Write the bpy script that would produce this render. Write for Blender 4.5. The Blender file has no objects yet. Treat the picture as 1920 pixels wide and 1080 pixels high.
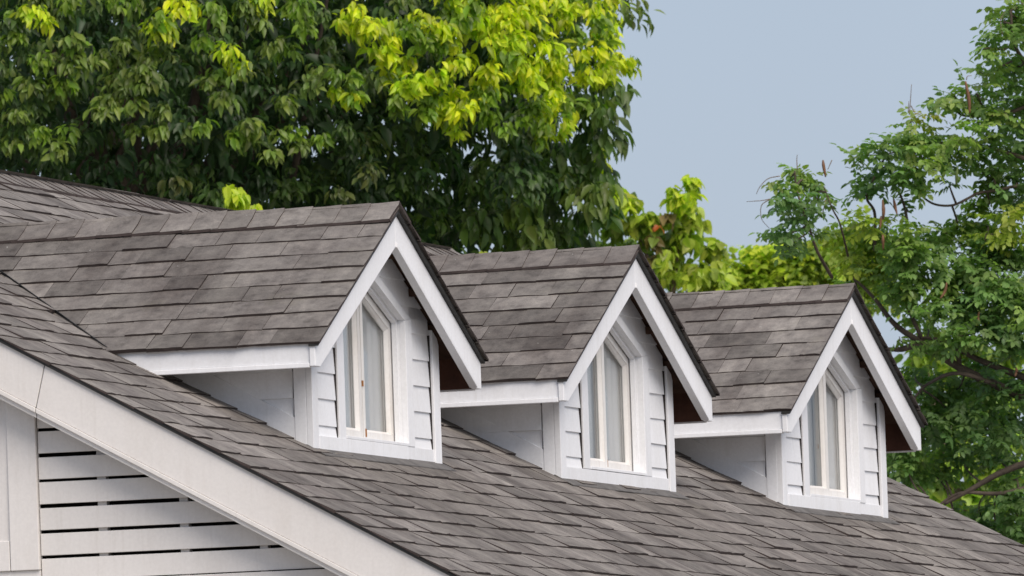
import bpy, bmesh, math, random
import numpy as np
from mathutils import Matrix, Vector

random.seed(7)
rng = np.random.default_rng(11)
SC = bpy.context.scene
COL = SC.collection
ZA = 5.8                                  # height of the dormer apexes above the ground

# ------------------------------------------------------------------ camera
CAM = np.array([18.46, -58.922, -4.129 + ZA])
YAW, PIT, ROL, FPX = 1.8665, 0.0607, -0.0342, 26568.0
F = np.array([math.cos(YAW) * math.cos(PIT), math.sin(YAW) * math.cos(PIT), math.sin(PIT)])
R0 = np.array([math.sin(YAW), -math.cos(YAW), 0.0]); U0 = np.cross(R0, F)
RV = math.cos(ROL) * R0 + math.sin(ROL) * U0
UV = -math.sin(ROL) * R0 + math.cos(ROL) * U0
cam = bpy.data.cameras.new('camera'); cam_o = bpy.data.objects.new('camera', cam); COL.objects.link(cam_o)
M4 = Matrix(((RV[0], UV[0], -F[0], CAM[0]), (RV[1], UV[1], -F[1], CAM[1]), (RV[2], UV[2], -F[2], CAM[2]), (0, 0, 0, 1)))
cam_o.matrix_world = M4
cam.sensor_width = 36.0; cam.lens = FPX / 1920 * 36.0
cam.clip_start = 1.0; cam.clip_end = 5000
cam.dof.use_dof = True; cam.dof.focus_distance = 64.5; cam.dof.aperture_fstop = 16.0
SC.camera = cam_o

# ------------------------------------------------------------------ sky, sun, exposure
SUN_EL, SUN_AZ = math.radians(46), math.radians(-44)      # azimuth measured from +X towards +Y
world = bpy.data.worlds.new('World'); SC.world = world; world.use_nodes = True
wn = world.node_tree.nodes; wl = world.node_tree.links; wn.clear()
wo = wn.new('ShaderNodeOutputWorld'); bg = wn.new('ShaderNodeBackground')
sky = wn.new('ShaderNodeTexSky'); sky.sky_type = 'NISHITA'; sky.sun_disc = False
sky.sun_elevation = SUN_EL; sky.sun_rotation = math.pi / 2 - SUN_AZ
sky.air_density = 1.0; sky.dust_density = 1.5; sky.ozone_density = 2.0
mixw = wn.new('ShaderNodeMix'); mixw.data_type = 'RGBA'
mixw.inputs[0].default_value = 0.85
mixw.inputs[7].default_value = (1.52, 1.75, 2.25, 1)      # thin overcast with faint cloud, same in every direction
wtc = wn.new('ShaderNodeTexCoord'); wns = wn.new('ShaderNodeTexNoise'); wns.inputs['Scale'].default_value = 9.0; wns.inputs['Detail'].default_value = 3
wl.new(wtc.outputs['Generated'], wns.inputs['Vector'])
wr_ = wn.new('ShaderNodeMapRange'); wr_.inputs['From Min'].default_value = .3; wr_.inputs['From Max'].default_value = .7; wr_.inputs['To Min'].default_value = .094; wr_.inputs['To Max'].default_value = .106
wl.new(wns.outputs[0], wr_.inputs['Value']); wl.new(wr_.outputs[0], bg.inputs[1])
wl.new(sky.outputs[0], mixw.inputs[6]); wl.new(mixw.outputs[2], bg.inputs[0])
bg.inputs[1].default_value = 0.10
wl.new(bg.outputs[0], wo.inputs[0])
sd = bpy.data.lights.new('sun', 'SUN'); sd.energy = 1.5; sd.angle = math.radians(45); sd.color = (1.0, 0.90, 0.80)
so = bpy.data.objects.new('sun', sd); COL.objects.link(so)
sdir = Vector((math.cos(SUN_EL) * math.cos(SUN_AZ), math.cos(SUN_EL) * math.sin(SUN_AZ), math.sin(SUN_EL)))
so.rotation_euler = sdir.to_track_quat('Z', 'Y').to_euler(); so.location = (20, -20, 40)
SC.view_settings.view_transform = 'Standard'; SC.view_settings.look = 'None'
SC.view_settings.exposure = 1.34; SC.view_settings.gamma = 1.0; SC.view_settings.use_curve_mapping = False

# ------------------------------------------------------------------ pixel helpers
def ray(u, v):
    return F + RV * (u - 960) / FPX + UV * (540 - v) / FPX
def at(u, v, depth):
    return CAM + ray(u, v) * depth
def pix(P):
    d = np.asarray(P, float) - CAM
    z = d @ F
    return 960 + FPX * (d @ RV) / z, 540 - FPX * (d @ UV) / z, z

# ------------------------------------------------------------------ materials
def new_mat(name):
    m = bpy.data.materials.new(name); m.use_nodes = True
    n = m.node_tree.nodes; l = m.node_tree.links
    return m, n, l, n['Principled BSDF']
def ramp(n, stops):
    r = n.new('ShaderNodeValToRGB'); e = r.color_ramp.elements
    while len(e) < len(stops): e.new(0.5)
    for q, (p, c) in zip(e, stops): q.position = p; q.color = (*c, 1) if len(c) == 3 else c
    return r
def noise(n, l, scale, detail=4, rough=.6, vec=None):
    t = n.new('ShaderNodeTexNoise'); t.inputs['Scale'].default_value = scale
    t.inputs['Detail'].default_value = detail; t.inputs['Roughness'].default_value = rough
    if vec is not None: l.new(vec, t.inputs['Vector'])
    return t
def mix(n, l, kind, fac, a, b):
    m = n.new('ShaderNodeMix'); m.data_type = 'RGBA'; m.blend_type = kind
    for s, v in ((0, fac), (6, a), (7, b)):
        if isinstance(v, (int, float)): m.inputs[s].default_value = v
        elif isinstance(v, tuple): m.inputs[s].default_value = (*v, 1)
        else: l.new(v, m.inputs[s])
    return m.outputs[2]
def math_n(n, l, op, a, b):
    m = n.new('ShaderNodeMath'); m.operation = op
    for s, v in ((0, a), (1, b)):
        if isinstance(v, (int, float)): m.inputs[s].default_value = v
        else: l.new(v, m.inputs[s])
    return m.outputs[0]

def paint_mat(name, col, dirt=(.55, .52, .47), amount=.35):
    m, n, l, p = new_mat(name)
    geo = n.new('ShaderNodeNewGeometry')
    mp = n.new('ShaderNodeMapping'); mp.inputs['Scale'].default_value = (1, 1, .35); l.new(geo.outputs['Position'], mp.inputs[0])
    t = noise(n, l, 5, 6, .7, mp.outputs[0]); r = ramp(n, [(.48, (0, 0, 0)), (.8, (1, 1, 1))]); l.new(t.outputs[0], r.inputs[0])
    t2 = noise(n, l, 70, 3, .6, geo.outputs['Position']); r2 = ramp(n, [(.35, (.94, .94, .94)), (.7, (1, 1, 1))]); l.new(t2.outputs[0], r2.inputs[0])
    mp2 = n.new('ShaderNodeMapping'); mp2.inputs['Scale'].default_value = (14, 14, .9); l.new(geo.outputs['Position'], mp2.inputs[0])
    t4 = noise(n, l, 2.2, 4, .7, mp2.outputs[0]); r4 = ramp(n, [(.52, (0, 0, 0)), (.78, (1, 1, 1))]); l.new(t4.outputs[0], r4.inputs[0])
    f = math_n(n, l, 'MULTIPLY', math_n(n, l, 'MAXIMUM', r.outputs[0], math_n(n, l, 'MULTIPLY', r4.outputs[0], .8)), amount)
    c = mix(n, l, 'MIX', f, col, dirt)
    c = mix(n, l, 'MULTIPLY', 1.0, c, r2.outputs[0])
    oi = n.new('ShaderNodeObjectInfo'); ro = ramp(n, [(0, (.93, .93, .93)), (1, (1, 1, 1))]); l.new(oi.outputs['Random'], ro.inputs[0])
    c = mix(n, l, 'MULTIPLY', 1.0, c, ro.outputs[0])
    l.new(c, p.inputs['Base Color']); p.inputs['Roughness'].default_value = .55; p.inputs['Specular IOR Level'].default_value = .3
    b = n.new('ShaderNodeBump'); b.inputs['Strength'].default_value = .12; b.inputs['Distance'].default_value = .004
    t3 = noise(n, l, 25, 4, .6, geo.outputs['Position']); l.new(t3.outputs[0], b.inputs['Height']); l.new(b.outputs[0], p.inputs['Normal'])
    return m
PAINT = paint_mat('white_paint', (.83, .84, .86), (.56, .54, .50), .34)
CREAM = paint_mat('aged_white_paint', (.72, .695, .67), (.52, .48, .43), .35)
SASHP = paint_mat('old_window_paint', (.76, .745, .72), (.44, .36, .28), .45)

def shingle_mat(name, k, streak):
    m, n, l, p = new_mat(name)
    geo = n.new('ShaderNodeNewGeometry'); oi = n.new('ShaderNodeObjectInfo')
    s = math_n(n, l, 'ADD', geo.outputs['Random Per Island'], oi.outputs['Random'])
    s = math_n(n, l, 'FRACT', s, 0)
    st = [(0, (.104, .096, .089)), (.3, (.136, .126, .117)), (.6, (.150, .139, .130)), (.85, (.164, .152, .142)), (1, (.196, .182, .170))]; st = [(q, tuple(k * c for c in w_)) for q, w_ in st]; r = ramp(n, st)
    l.new(s, r.inputs[0])
    # weathering: streaks and blotches fixed to the roof
    mp = n.new('ShaderNodeMapping'); mp.inputs['Scale'].default_value = streak; l.new(geo.outputs['Position'], mp.inputs[0])
    t = noise(n, l, 1.7, 6, .62, mp.outputs[0]); r1 = ramp(n, [(.30, (.60, .56, .55)), (.47, (.92, .90, .89)), (.58, (1.08, 1.07, 1.05)), (.72, (1.38, 1.37, 1.34))]); l.new(t.outputs[0], r1.inputs[0])
    c = mix(n, l, 'MULTIPLY', 1.0, r.outputs[0], r1.outputs[0])
    t2 = noise(n, l, 15, 7, .70, geo.outputs['Position']); r2 = ramp(n, [(.30, (.42, .40, .39)), (.45, (.88, .87, .86)), (.55, (1.08, 1.07, 1.05)), (.72, (1.45, 1.43, 1.38))]); l.new(t2.outputs[0], r2.inputs[0])
    c = mix(n, l, 'MULTIPLY', .78, c, r2.outputs[0])
    # granules
    t3 = noise(n, l, 260, 2, .8, geo.outputs['Position']); r3 = ramp(n, [(.3, (.6, .6, .6)), (.7, (1.4, 1.4, 1.4))]); l.new(t3.outputs[0], r3.inputs[0])
    c = mix(n, l, 'MULTIPLY', .6, c, r3.outputs[0])
    # lichen: yellow-grey patches and a few pale specks
    t4 = noise(n, l, 3.3, 6, .7, geo.outputs['Position']); r4 = ramp(n, [(.60, (0, 0, 0)), (.72, (1, 1, 1))]); l.new(t4.outputs[0], r4.inputs[0])
    c = mix(n, l, 'MIX', math_n(n, l, 'MULTIPLY', r4.outputs[0], .35), c, (.19, .175, .135))
    t5 = noise(n, l, 55, 1, .5, geo.outputs['Position']); r5 = ramp(n, [(.80, (0, 0, 0)), (.81, (1, 1, 1))]); l.new(t5.outputs[0], r5.inputs[0])
    c = mix(n, l, 'MIX', math_n(n, l, 'MULTIPLY', r5.outputs[0], .6), c, (.45, .45, .42))
    l.new(c, p.inputs['Base Color']); p.inputs['Roughness'].default_value = .92; p.inputs['Specular IOR Level'].default_value = .25
    b = n.new('ShaderNodeBump'); b.inputs['Strength'].default_value = .5; b.inputs['Distance'].default_value = .004
    t6 = noise(n, l, 45, 6, .75, geo.outputs['Position']); l.new(t6.outputs[0], b.inputs['Height']); l.new(b.outputs[0], p.inputs['Normal'])
    return m
SHINGLE = shingle_mat('asphalt_shingle', 1.10, (2.3, .55, .55))
PALER = shingle_mat('paler_shingle', 1.20, (.45, 1.9, .5))  # paler copy of the shingle material, for main roof and ridge caps

def plain(name, col, rough=.8, var=.35, scale=12, spec=.3):
    m, n, l, p = new_mat(name)
    geo = n.new('ShaderNodeNewGeometry')
    t = noise(n, l, scale, 5, .65, geo.outputs['Position'])
    r = ramp(n, [(.3, tuple(c * (1 - var) for c in col)), (.7, tuple(min(1, c * (1 + var)) for c in col))])
    l.new(t.outputs[0], r.inputs[0]); l.new(r.outputs[0], p.inputs['Base Color'])
    p.inputs['Roughness'].default_value = rough; p.inputs['Specular IOR Level'].default_value = spec
    return m
EDGE = plain('shingle_cut_edge', (.052, .040, .037), .95)
FELT_GAP_SHADE = plain('roofing_felt_and_gap_shade', (.030, .025, .024), .95)  # roof underlay; also colours in the shaded gaps at the siding ends
WOOD = plain('bare_roof_timber', (.075, .040, .026), .85, .5, 9)
REDWOOD = plain('red_brown_board', (.105, .046, .03), .8, .4, 7)
DRIP = plain('dark_drip_metal', (.03, .03, .028), .5)
DARK = plain('attic_shade_sheet', (.018, .016, .015), .95)
CURT = plain('pale_blind', (.595, .60, .61), .9, .08, 3)
BARK = plain('bark', (.085, .065, .05), .9, .5, 14)
BARK2 = plain('pale_brown_bark', (.17, .125, .09), .9, .45, 14)
PODM = plain('dry_pod', (.17, .085, .045), .6, .4, 20)
GROUNDM = plain('bounce_ground', (.34, .31, .27), .95, .3, 1.5)  # unseen ground, coloured pale and warm to bounce light onto the house
FLASH = plain('weathered_flashing', (.115, .108, .102), .7, .4, 12)
RUST = plain('rust_stain', (.30, .13, .04), .9, .4, 60)

def glass_mat():
    m = bpy.data.materials.new('window_glass'); m.use_nodes = True
    n = m.node_tree.nodes; l = m.node_tree.links; n.clear()
    o = n.new('ShaderNodeOutputMaterial'); mx = n.new('ShaderNodeMixShader'); fr = n.new('ShaderNodeFresnel'); ge = n.new('ShaderNodeNewGeometry'); io = n.new('ShaderNodeMapRange'); io.inputs['To Min'].default_value = 1.45; io.inputs['To Max'].default_value = 1 / 1.45; l.new(ge.outputs['Backfacing'], io.inputs['Value']); l.new(io.outputs[0], fr.inputs[0])
    tr = n.new('ShaderNodeBsdfTransparent'); tr.inputs[0].default_value = (.92, .93, .93, 1)
    gl = n.new('ShaderNodeBsdfGlossy'); gl.inputs['Roughness'].default_value = .06
    l.new(fr.outputs[0], mx.inputs[0]); l.new(tr.outputs[0], mx.inputs[1]); l.new(gl.outputs[0], mx.inputs[2]); l.new(mx.outputs[0], o.inputs[0])
    return m
GLASS = glass_mat()

def leaf_mat(name, trans=.48, rough=.42, spec=.45):
    m, n, l, p = new_mat(name)
    a = n.new('ShaderNodeAttribute'); a.attribute_name = 'tint'
    geo = n.new('ShaderNodeNewGeometry')
    t = noise(n, l, 9, 4, .6, geo.outputs['Position']); r = ramp(n, [(.3, (.7, .72, .7)), (.7, (1.2, 1.18, 1.1))]); l.new(t.outputs[0], r.inputs[0])
    c = mix(n, l, 'MULTIPLY', .8, a.outputs['Color'], r.outputs[0])
    l.new(c, p.inputs['Base Color']); p.inputs['Roughness'].default_value = rough; p.inputs['Specular IOR Level'].default_value = spec
    tb = n.new('ShaderNodeBsdfTranslucent'); c2 = mix(n, l, 'MULTIPLY', 1.0, c, (1.02, 1.28, .5)); l.new(c2, tb.inputs[0])
    mx = n.new('ShaderNodeMixShader'); mx.inputs[0].default_value = trans
    l.new(p.outputs[0], mx.inputs[1]); l.new(tb.outputs[0], mx.inputs[2])
    l.new(mx.outputs[0], n['Material Output'].inputs[0])
    return m
LEAF = leaf_mat('leaf')

# ------------------------------------------------------------------ mesh helpers
class MB:
    def __init__(s): s.v = []; s.f = []; s.m = []
    def add(s, vs, fs, mi=0):
        o = len(s.v); s.v += [tuple(map(float, q)) for q in vs]; s.f += [tuple(i + o for i in q) for q in fs]; s.m += [mi] * len(fs); return s
    def box(s, x0, x1, y0, y1, z0, z1, mi=0):
        return s.add([(x0, y0, z0), (x1, y0, z0), (x1, y1, z0), (x0, y1, z0), (x0, y0, z1), (x1, y0, z1), (x1, y1, z1), (x0, y1, z1)],
                     [(0, 3, 2, 1), (4, 5, 6, 7), (0, 1, 5, 4), (1, 2, 6, 5), (2, 3, 7, 6), (3, 0, 4, 7)], mi)
    def prism(s, A, B, mi=0):                      # two matching 3D outlines joined into a solid
        n = len(A)
        return s.add(list(A) + list(B), [tuple(range(n))[::-1], tuple(range(n, 2 * n))] + [(i, (i + 1) % n, n + (i + 1) % n, n + i) for i in range(n)], mi)
    def yz(s, poly, x0, x1, mi=0): return s.prism([(x0, y, z) for y, z in poly], [(x1, y, z) for y, z in poly], mi)
    def xz(s, poly, y0, y1, mi=0): return s.prism([(x, y0, z) for x, z in poly], [(x, y1, z) for x, z in poly], mi)
    def build(s, name, mats, parent=None, loc=(0, 0, 0), bevel=0.0, smooth=False):
        me = bpy.data.meshes.new(name); me.from_pydata(s.v, [], s.f)
        if not isinstance(mats, (list, tuple)): mats = [mats]
        for q in mats: me.materials.append(q)
        if any(s.m): me.polygons.foreach_set('material_index', s.m)
        bm = bmesh.new(); bm.from_mesh(me); bmesh.ops.recalc_face_normals(bm, faces=bm.faces); bm.to_mesh(me); bm.free()
        if smooth: me.polygons.foreach_set('use_smooth', [True] * len(me.polygons))
        return link(name, me, parent, loc, bevel)
def link(name, me, parent=None, loc=(0, 0, 0), bevel=0.0):
    o = bpy.data.objects.new(name, me); COL.objects.link(o); o.parent = parent; o.location = loc
    if bevel:
        b = o.modifiers.new('bevel', 'BEVEL'); b.width = bevel; b.segments = 2; b.limit_method = 'ANGLE'
    return o
def empty(name, loc, label, cat):
    o = bpy.data.objects.new(name, None); COL.objects.link(o); o.location = loc; o['label'] = label; o['category'] = cat
    return o
def clip(poly, a, b, c):                           # keep a*p + b*q <= c
    out = []
    for i in range(len(poly)):
        P, Q = poly[i], poly[(i + 1) % len(poly)]
        dp, dq = a * P[0] + b * P[1] - c, a * Q[0] + b * Q[1] - c
        if dp <= 0: out.append(P)
        if dp * dq < 0:
            t = dp / (dp - dq); out.append((P[0] + t * (Q[0] - P[0]), P[1] + t * (Q[1] - P[1])))
    return out
def tube(mb, pts, rad, seg=8, mi=0):
    pts = [np.asarray(p, float) for p in pts]; rings = []
    up = np.array([.13, .21, .97])
    for i, p in enumerate(pts):
        t = pts[min(i + 1, len(pts) - 1)] - pts[max(i - 1, 0)]; t /= np.linalg.norm(t) + 1e-9
        a = np.cross(t, up); 
        if np.linalg.norm(a) < .1: a = np.cross(t, np.array([1., 0, 0]))
        a /= np.linalg.norm(a); b = np.cross(t, a)
        rings.append([p + rad[i] * (a * math.cos(2 * math.pi * k / seg) + b * math.sin(2 * math.pi * k / seg)) for k in range(seg)])
    vs = [q for r in rings for q in r]; fs = []
    for i in range(len(pts) - 1):
        for k in range(seg): fs.append((i * seg + k, i * seg + (k + 1) % seg, (i + 1) * seg + (k + 1) % seg, (i + 1) * seg + k))
    fs.append(tuple(range(seg))[::-1]); fs.append(tuple((len(pts) - 1) * seg + k for k in range(seg)))
    mb.add(vs, fs, mi)
def spline(ctrl, n=10):
    c = [np.asarray(q, float) for q in ctrl]; c = [2 * c[0] - c[1]] + c + [2 * c[-1] - c[-2]]; out = []
    for i in range(1, len(c) - 2):
        for k in range(n):
            t = k / n; a, b, d, e = c[i - 1], c[i], c[i + 1], c[i + 2]
            out.append(.5 * ((2 * b) + (-a + d) * t + (2 * a - 5 * b + 4 * d - e) * t * t + (-a + 3 * b - 3 * d + e) * t ** 3))
    out.append(c[-2]); return out

# ------------------------------------------------------------------ ground
g = MB(); g.add([(-1500, -1500, 0), (1500, -1500, 0), (1500, 1500, 0), (-1500, 1500, 0)], [(0, 1, 2, 3)])
go = g.build('ground', GROUNDM); go['kind'] = 'structure'

# ------------------------------------------------------------------ house
MS, Z0 = 0.5508, -1.1701                   # main roof: z = Z0 - MS*x, from the ridge down to the eave
XR, XE = -2.979, 3.5                       # ridge, eave
YN, YF = -2.67, 10.305                     # near and far rake
HOUSE = empty('house', (0, 0, 0), 'white clapboard house with grey-brown shingle roof and three gabled dormers', 'house')
H0 = (0, 0, ZA)                            # children are drawn from the dormer apex level
def mz(x): return Z0 - MS * x
ZR = mz(XR)
def mzb(x): return ZR - MS * abs(x - XR)   # both slopes

# main roof deck
d = MB()
XB = 2 * XR - XE
for xa, xb in ((XR, XE), (XB, XR)):
    top = [(xa, mzb(xa) - .004), (xb, mzb(xb) - .004)]
    d.xz([top[0], top[1], (xb, mzb(xb) - .03), (xa, mzb(xa) - .03)], YN + .005, YF - .005)
ROOF = d.build('roof', FELT_GAP_SHADE, HOUSE, H0)

# ---- shingles -----------------------------------------------------------------
NV = 14
def shingle_variant(seed, L=.155, T=.0082):
    r = random.Random(seed); n = 5; V = []; 
    T = T * r.uniform(.65, 1.5); tl = r.uniform(-.0025, .0025)
    bow = r.uniform(-.003, .003)
    for j in range(n):
        u = j / (n - 1) - .5
        jit = r.uniform(-.0028, .0028) + bow * (1 - 4 * u * u) + tl * 2 * u
        th = T + r.uniform(-.0018, .0022)
        V.append(((u, jit, -.004), (u, jit, th), (u, L, .0015)))
    vs = [q for t in V for q in t]; fs = []; mi = []
    for j in range(n - 1):
        a = 3 * j; b = a + 3
        fs += [(a, b, b + 1, a + 1), (a + 1, b + 1, b + 2, a + 2)]; mi += [1, 0]
    e = 3 * (n - 1)
    fs += [(0, 1, 2), (e, e + 2, e + 1)]; mi += [1, 1]
    return np.array(vs), fs, mi
VAR = [shingle_variant(i) for i in range(NV)]
def shingle_mesh(i, mat, name='shingle'):
    vs, fs, mi = VAR[i]; me = bpy.data.meshes.new(name); me.from_pydata(vs.tolist(), [], fs)
    me.materials.append(mat); me.materials.append(EDGE); me.polygons.foreach_set('material_index', mi); return me
SM = [shingle_mesh(i, SHINGLE) for i in range(NV)]; SMF = [shingle_mesh(i, PALER) for i in range(NV)]
def frame_mat(O, U, V, N):
    return Matrix(((U[0], V[0], N[0], O[0]), (U[1], V[1], N[1], O[1]), (U[2], V[2], N[2], O[2]), (0, 0, 0, 1)))
def lay_courses(u0, u1, vmax, e, wr, rnd, first=0.0, gap=.004):
    """specs (u centre, width, v, variant, lift, exposure scale) row by row from the eave up"""
    out = []; v = first; row = 0
    while v < vmax:
        wob = rnd.uniform(-.004, .004); u = u0 - rnd.uniform(0, wr[0] * .6); a1 = rnd.uniform(0, 6.28)
        while u < u1:
            w = rnd.uniform(*wr)
            if u1 - (u + w) < .09: w = u1 - u + .001
            a, b = max(u, u0), min(u + w, u1)
            if b - a > .03:
                out.append(((a + b) / 2, b - a - gap * rnd.choice((.1, .15, .3, .8, 1.0)), v + wob * .5 + rnd.uniform(-.0028, .0028) + .003 * math.sin(1.7 * u + a1), rnd.randrange(NV), rnd.uniform(0, .0035)))
            u += w
        v += e; row += 1
    return out
def spec_matrix(s, O, U, V, N, e, L=.155):
    u, w, v, k, lift = s
    P = O + U * u + V * v + N * (.002 + lift)
    sc = (e + .018) / L
    return frame_mat(P, U, V, N) @ Matrix.Diagonal((w, sc, 1, 1))
def join_shingles(name, specs, O, U, V, N, e, parent, loc=(0, 0, 0), mat=None):
    vs = []; fs = []; ms = []; o = 0
    for s in specs:
        A = np.array(spec_matrix(s, O, U, V, N, e)); q, f, mi = VAR[s[3]]
        vs.append(q @ A[:3, :3].T + A[:3, 3]); fs += [tuple(i + o for i in t) for t in f]; ms += mi; o += len(q)
    me = bpy.data.meshes.new(name); me.from_pydata(np.concatenate(vs).tolist(), [], fs)
    me.materials.append(mat or SHINGLE); me.materials.append(EDGE); me.polygons.foreach_set('material_index', ms)
    ob = link(name, me, parent, loc); ob['kind'] = 'stuff'; return ob

S1, S2 = 3.674, 3.687
DY = [0.0, S1, S1 + S2]
PL, PR = .53, .507                         # dormer roof slopes, left and right
HW = 1.20                                  # half width of a dormer roof
def in_dormer(x, y, m=.12):
    for dy in DY:
        q = abs(y - dy)
        if x < -.15 - m and q < .92 - m and mz(x) < -.012 - PL * q - .10: return True
    return False
cs = 1 / math.sqrt(1 + MS * MS)
Um = np.array([0, 1.0, 0]); Vm = np.array([-cs, 0, MS * cs]); Nm = np.array([MS * cs, 0, cs])
EM = .140
Om = np.array([XE, 0, mz(XE)])
rnd = random.Random(3)
vmax = (XE - XR) / cs - .05
first = ((XE - .64) / cs) % EM
main = lay_courses(YN - .02, YF + .02, vmax, EM, (.20, .40), rnd, first=first, gap=.006)
keep = []
for s in main:
    P = Om + Um * s[0] + Vm * s[2]
    if in_dormer(P[0], P[1]): continue
    keep.append((s, P))
vis = []
for i, (s, P) in enumerate(keep):
    u, v, z = pix(P + np.array([0, 0, ZA]))
    if -30 < u < 1950 and -30 < v < 1110:
        vis.append((z, i))
vis.sort(); pick = set(i for _, i in vis[:300])
for i in sorted(pick):
    s = keep[i][0]
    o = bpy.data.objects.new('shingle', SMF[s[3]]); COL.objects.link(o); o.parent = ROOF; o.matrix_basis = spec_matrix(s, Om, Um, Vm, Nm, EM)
join_shingles('shingle_field', [s for i, (s, P) in enumerate(keep) if i not in pick], Om, Um, Vm, Nm, EM, ROOF, mat=PALER)
# far slope of the main roof (faces away)
back = lay_courses(YN - .02, YF + .02, vmax, EM * 1.0, (.6, 1.1), rnd)
join_shingles('shingle_field_back', back, np.array([XB, 0, mzb(XB)]), Um, np.array([cs, 0, MS * cs]), np.array([-MS * cs, 0, cs]), EM, ROOF)

# ridge caps: bent shingles lapping along a ridge.  local: x along the ridge (butt at 0, tail at -L), y across, z up
def cap_mesh(name, pl, pr, w, L, seed, T=.006):
    r = random.Random(seed); prof = [(-w, -w * pl), (-w * .45, -w * .45 * pl), (-.022, -.022 * pl + .001), (0, .006), (.022, -.022 * pr + .001), (w * .45, -w * .45 * pr), (w, -w * pr)]
    vs = []; n = len(prof)
    for x, t in ((0, -.006), (0, T), (-L * .5, T * .55), (-L, .001)):
        for (y, z) in prof: vs.append((x + r.uniform(-.002, .002), y * (1 + r.uniform(-.015, .015)), z + t + r.uniform(-.001, .0015)))
    fs = []; mi = []
    for k in range(3):
        for j in range(n - 1):
            a = k * n + j; fs.append((a, a + 1, a + n + 1, a + n)); mi.append(1 if k == 0 else 0)
    for j in (0, n - 1):                   # turned-down long edges
        a = [len(vs) + q for q in range(3)]
        for q, row in enumerate((1, 2, 3)):
            x, y, z = vs[row * n + j]; vs.append((x, y, z - .012))
        for q, row in enumerate((1, 2)):
            fs.append((row * n + j, (row + 1) * n + j, a[q + 1], a[q])); mi.append(1)
    me = bpy.data.meshes.new(name); me.from_pydata(vs, [], fs); me.materials.append(PALER); me.materials.append(EDGE); me.polygons.foreach_set('material_index', mi)
    bm = bmesh.new(); bm.from_mesh(me); bmesh.ops.recalc_face_normals(bm, faces=bm.faces); bm.to_mesh(me); bm.free()
    return me
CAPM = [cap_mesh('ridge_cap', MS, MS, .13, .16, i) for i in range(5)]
y = YN - .01; k = 0
while y < YF:
    o = bpy.data.objects.new('ridge_cap', CAPM[k % 5]); COL.objects.link(o); o.parent = ROOF
    # butt towards the camera end, cap local x -> -Y
    o.matrix_basis = Matrix.Translation((XR, y, ZR + .016 + rnd.uniform(0, .003))) @ Matrix.Rotation(-math.pi / 2 + rnd.uniform(-.02, .02), 4, 'Z')
    y += .127; k += 1

# rake boards and mouldings
def rake(y_face, sgn, parts):
    for (xa, xb, cut) in parts:
        m = MB(); m.xz([(xa + .10 * cut[0], mz(xa) - .010 - MS * .10 * cut[0]), (xb + .10 * cut[1], mz(xb) - .010 - MS * .10 * cut[1]), (xb, mz(xb) - .215), (xa, mz(xa) - .215)], y_face, y_face + sgn * .03)
        m.build('rake_board', CREAM, HOUSE, H0, .003)
        for nm, a, b, off in (('rake_moulding', .2155, .236, -.008), ('rake_lip', .2365, .258, .006)):
            m = MB(); m.xz([(xa, mz(xa) - a), (xb, mz(xb) - a), (xb, mz(xb) - b), (xa, mz(xa) - b)], y_face + sgn * off, y_face + sgn * .03)
            m.build(nm, CREAM, HOUSE, H0, .002)
    m = MB(); xa, xb = parts[0][0], parts[-1][1]
    m.xz([(xa, mz(xa) + .002), (xb, mz(xb) + .002), (xb, mz(xb) - .012), (xa, mz(xa) - .012)], y_face - sgn * .012, y_face - sgn * .001)
    m.build('drip_edge', DRIP, HOUSE, H0)
rake(YN, 1, [(XR, -.785, (0, .45)), (-.782, 2.1, (.45, .45)), (2.103, XE, (.45, 0))])
rake(YF, -1, [(XR, XE, (0, 0))])

# gable wall below and behind the louvres
GY = -2.53
w = MB()
w.xz([(XB + .6, -ZA), (XE - .6, -ZA), (XE - .6, mz(XE - .6) - .05), (.85, -1.70), (2 * XR - .85, -1.70), (XB + .6, mz(XE - .6) - .05)], GY + .01, GY + .12)
GW = w.build('gable_wall', CREAM, HOUSE, (.04, 0, ZA - .008))
w = MB(); w.xz([(XB + .7, -1.70), (.9, -1.70), (XR, ZR - .1)], GY + .13, GY + .15)
w.build('attic_shade_sheet', DARK, GW)  # near-black sheet, stands in for the unlit void behind the slats
def under(poly): return clip(poly, MS, 1.0, Z0 - .06)         # keep below the roof deck
for x0, x1 in ((-.617, -.578), (-.256, -.219), (.093, .128), (.45, .487)):
    m = MB(); m.xz(under([(x0, -1.70), (x1, -1.70), (x1, -.2), (x0, -.2)]), GY + .022, GY + .06); m.build('upright', CREAM, GW)
k = 0; top = -1.026 + .107 * 3 - .0125
while top > -1.72:
    z1, z0 = top - .001, top - .0930
    poly = under([(-.868, z0), (.95, z0), (.95, z1), (-.868, z1)])
    if len(poly) > 2:
        m = MB(); dz = rnd.uniform(-.0015, .0015)
        m.xz([(a, b + dz) for a, b in poly], GY, GY + .02); m.build('louvre_slat', CREAM, GW, (0, rnd.uniform(-.002, .002), 0), .0015)
    top -= .107
m = MB(); m.xz(clip([(-3.3, -1.735), (1.1, -1.735), (1.1, -1.672), (-3.3, -1.672)], MS, 1.0, Z0 - .06), GY - .012, GY - .001); m.build('base_trim', CREAM, GW, (0, 0, 0), .002)
m = MB(); m.xz(under([(-1.0, -1.62), (-.872, -1.62), (-.872, .4), (-1.0, .4)]), GY - .018, GY + .03); m.build('casing_stile', CREAM, GW, (0, 0, 0), .003)
m = MB(); m.xz([(-3.2, -1.62), (-1.003, -1.62), (-1.003, -1.493), (-3.2, -1.493)], GY - .018, GY + .03); m.build('casing_rail', CREAM, GW, (0, 0, 0), .003)
m = MB(); m.xz(under([(-3.2, -1.50), (-.99, -1.50), (-.99, .4), (-3.2, .4)]), GY - .008, GY + .02); m.build('flat_panel', CREAM, GW)
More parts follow.
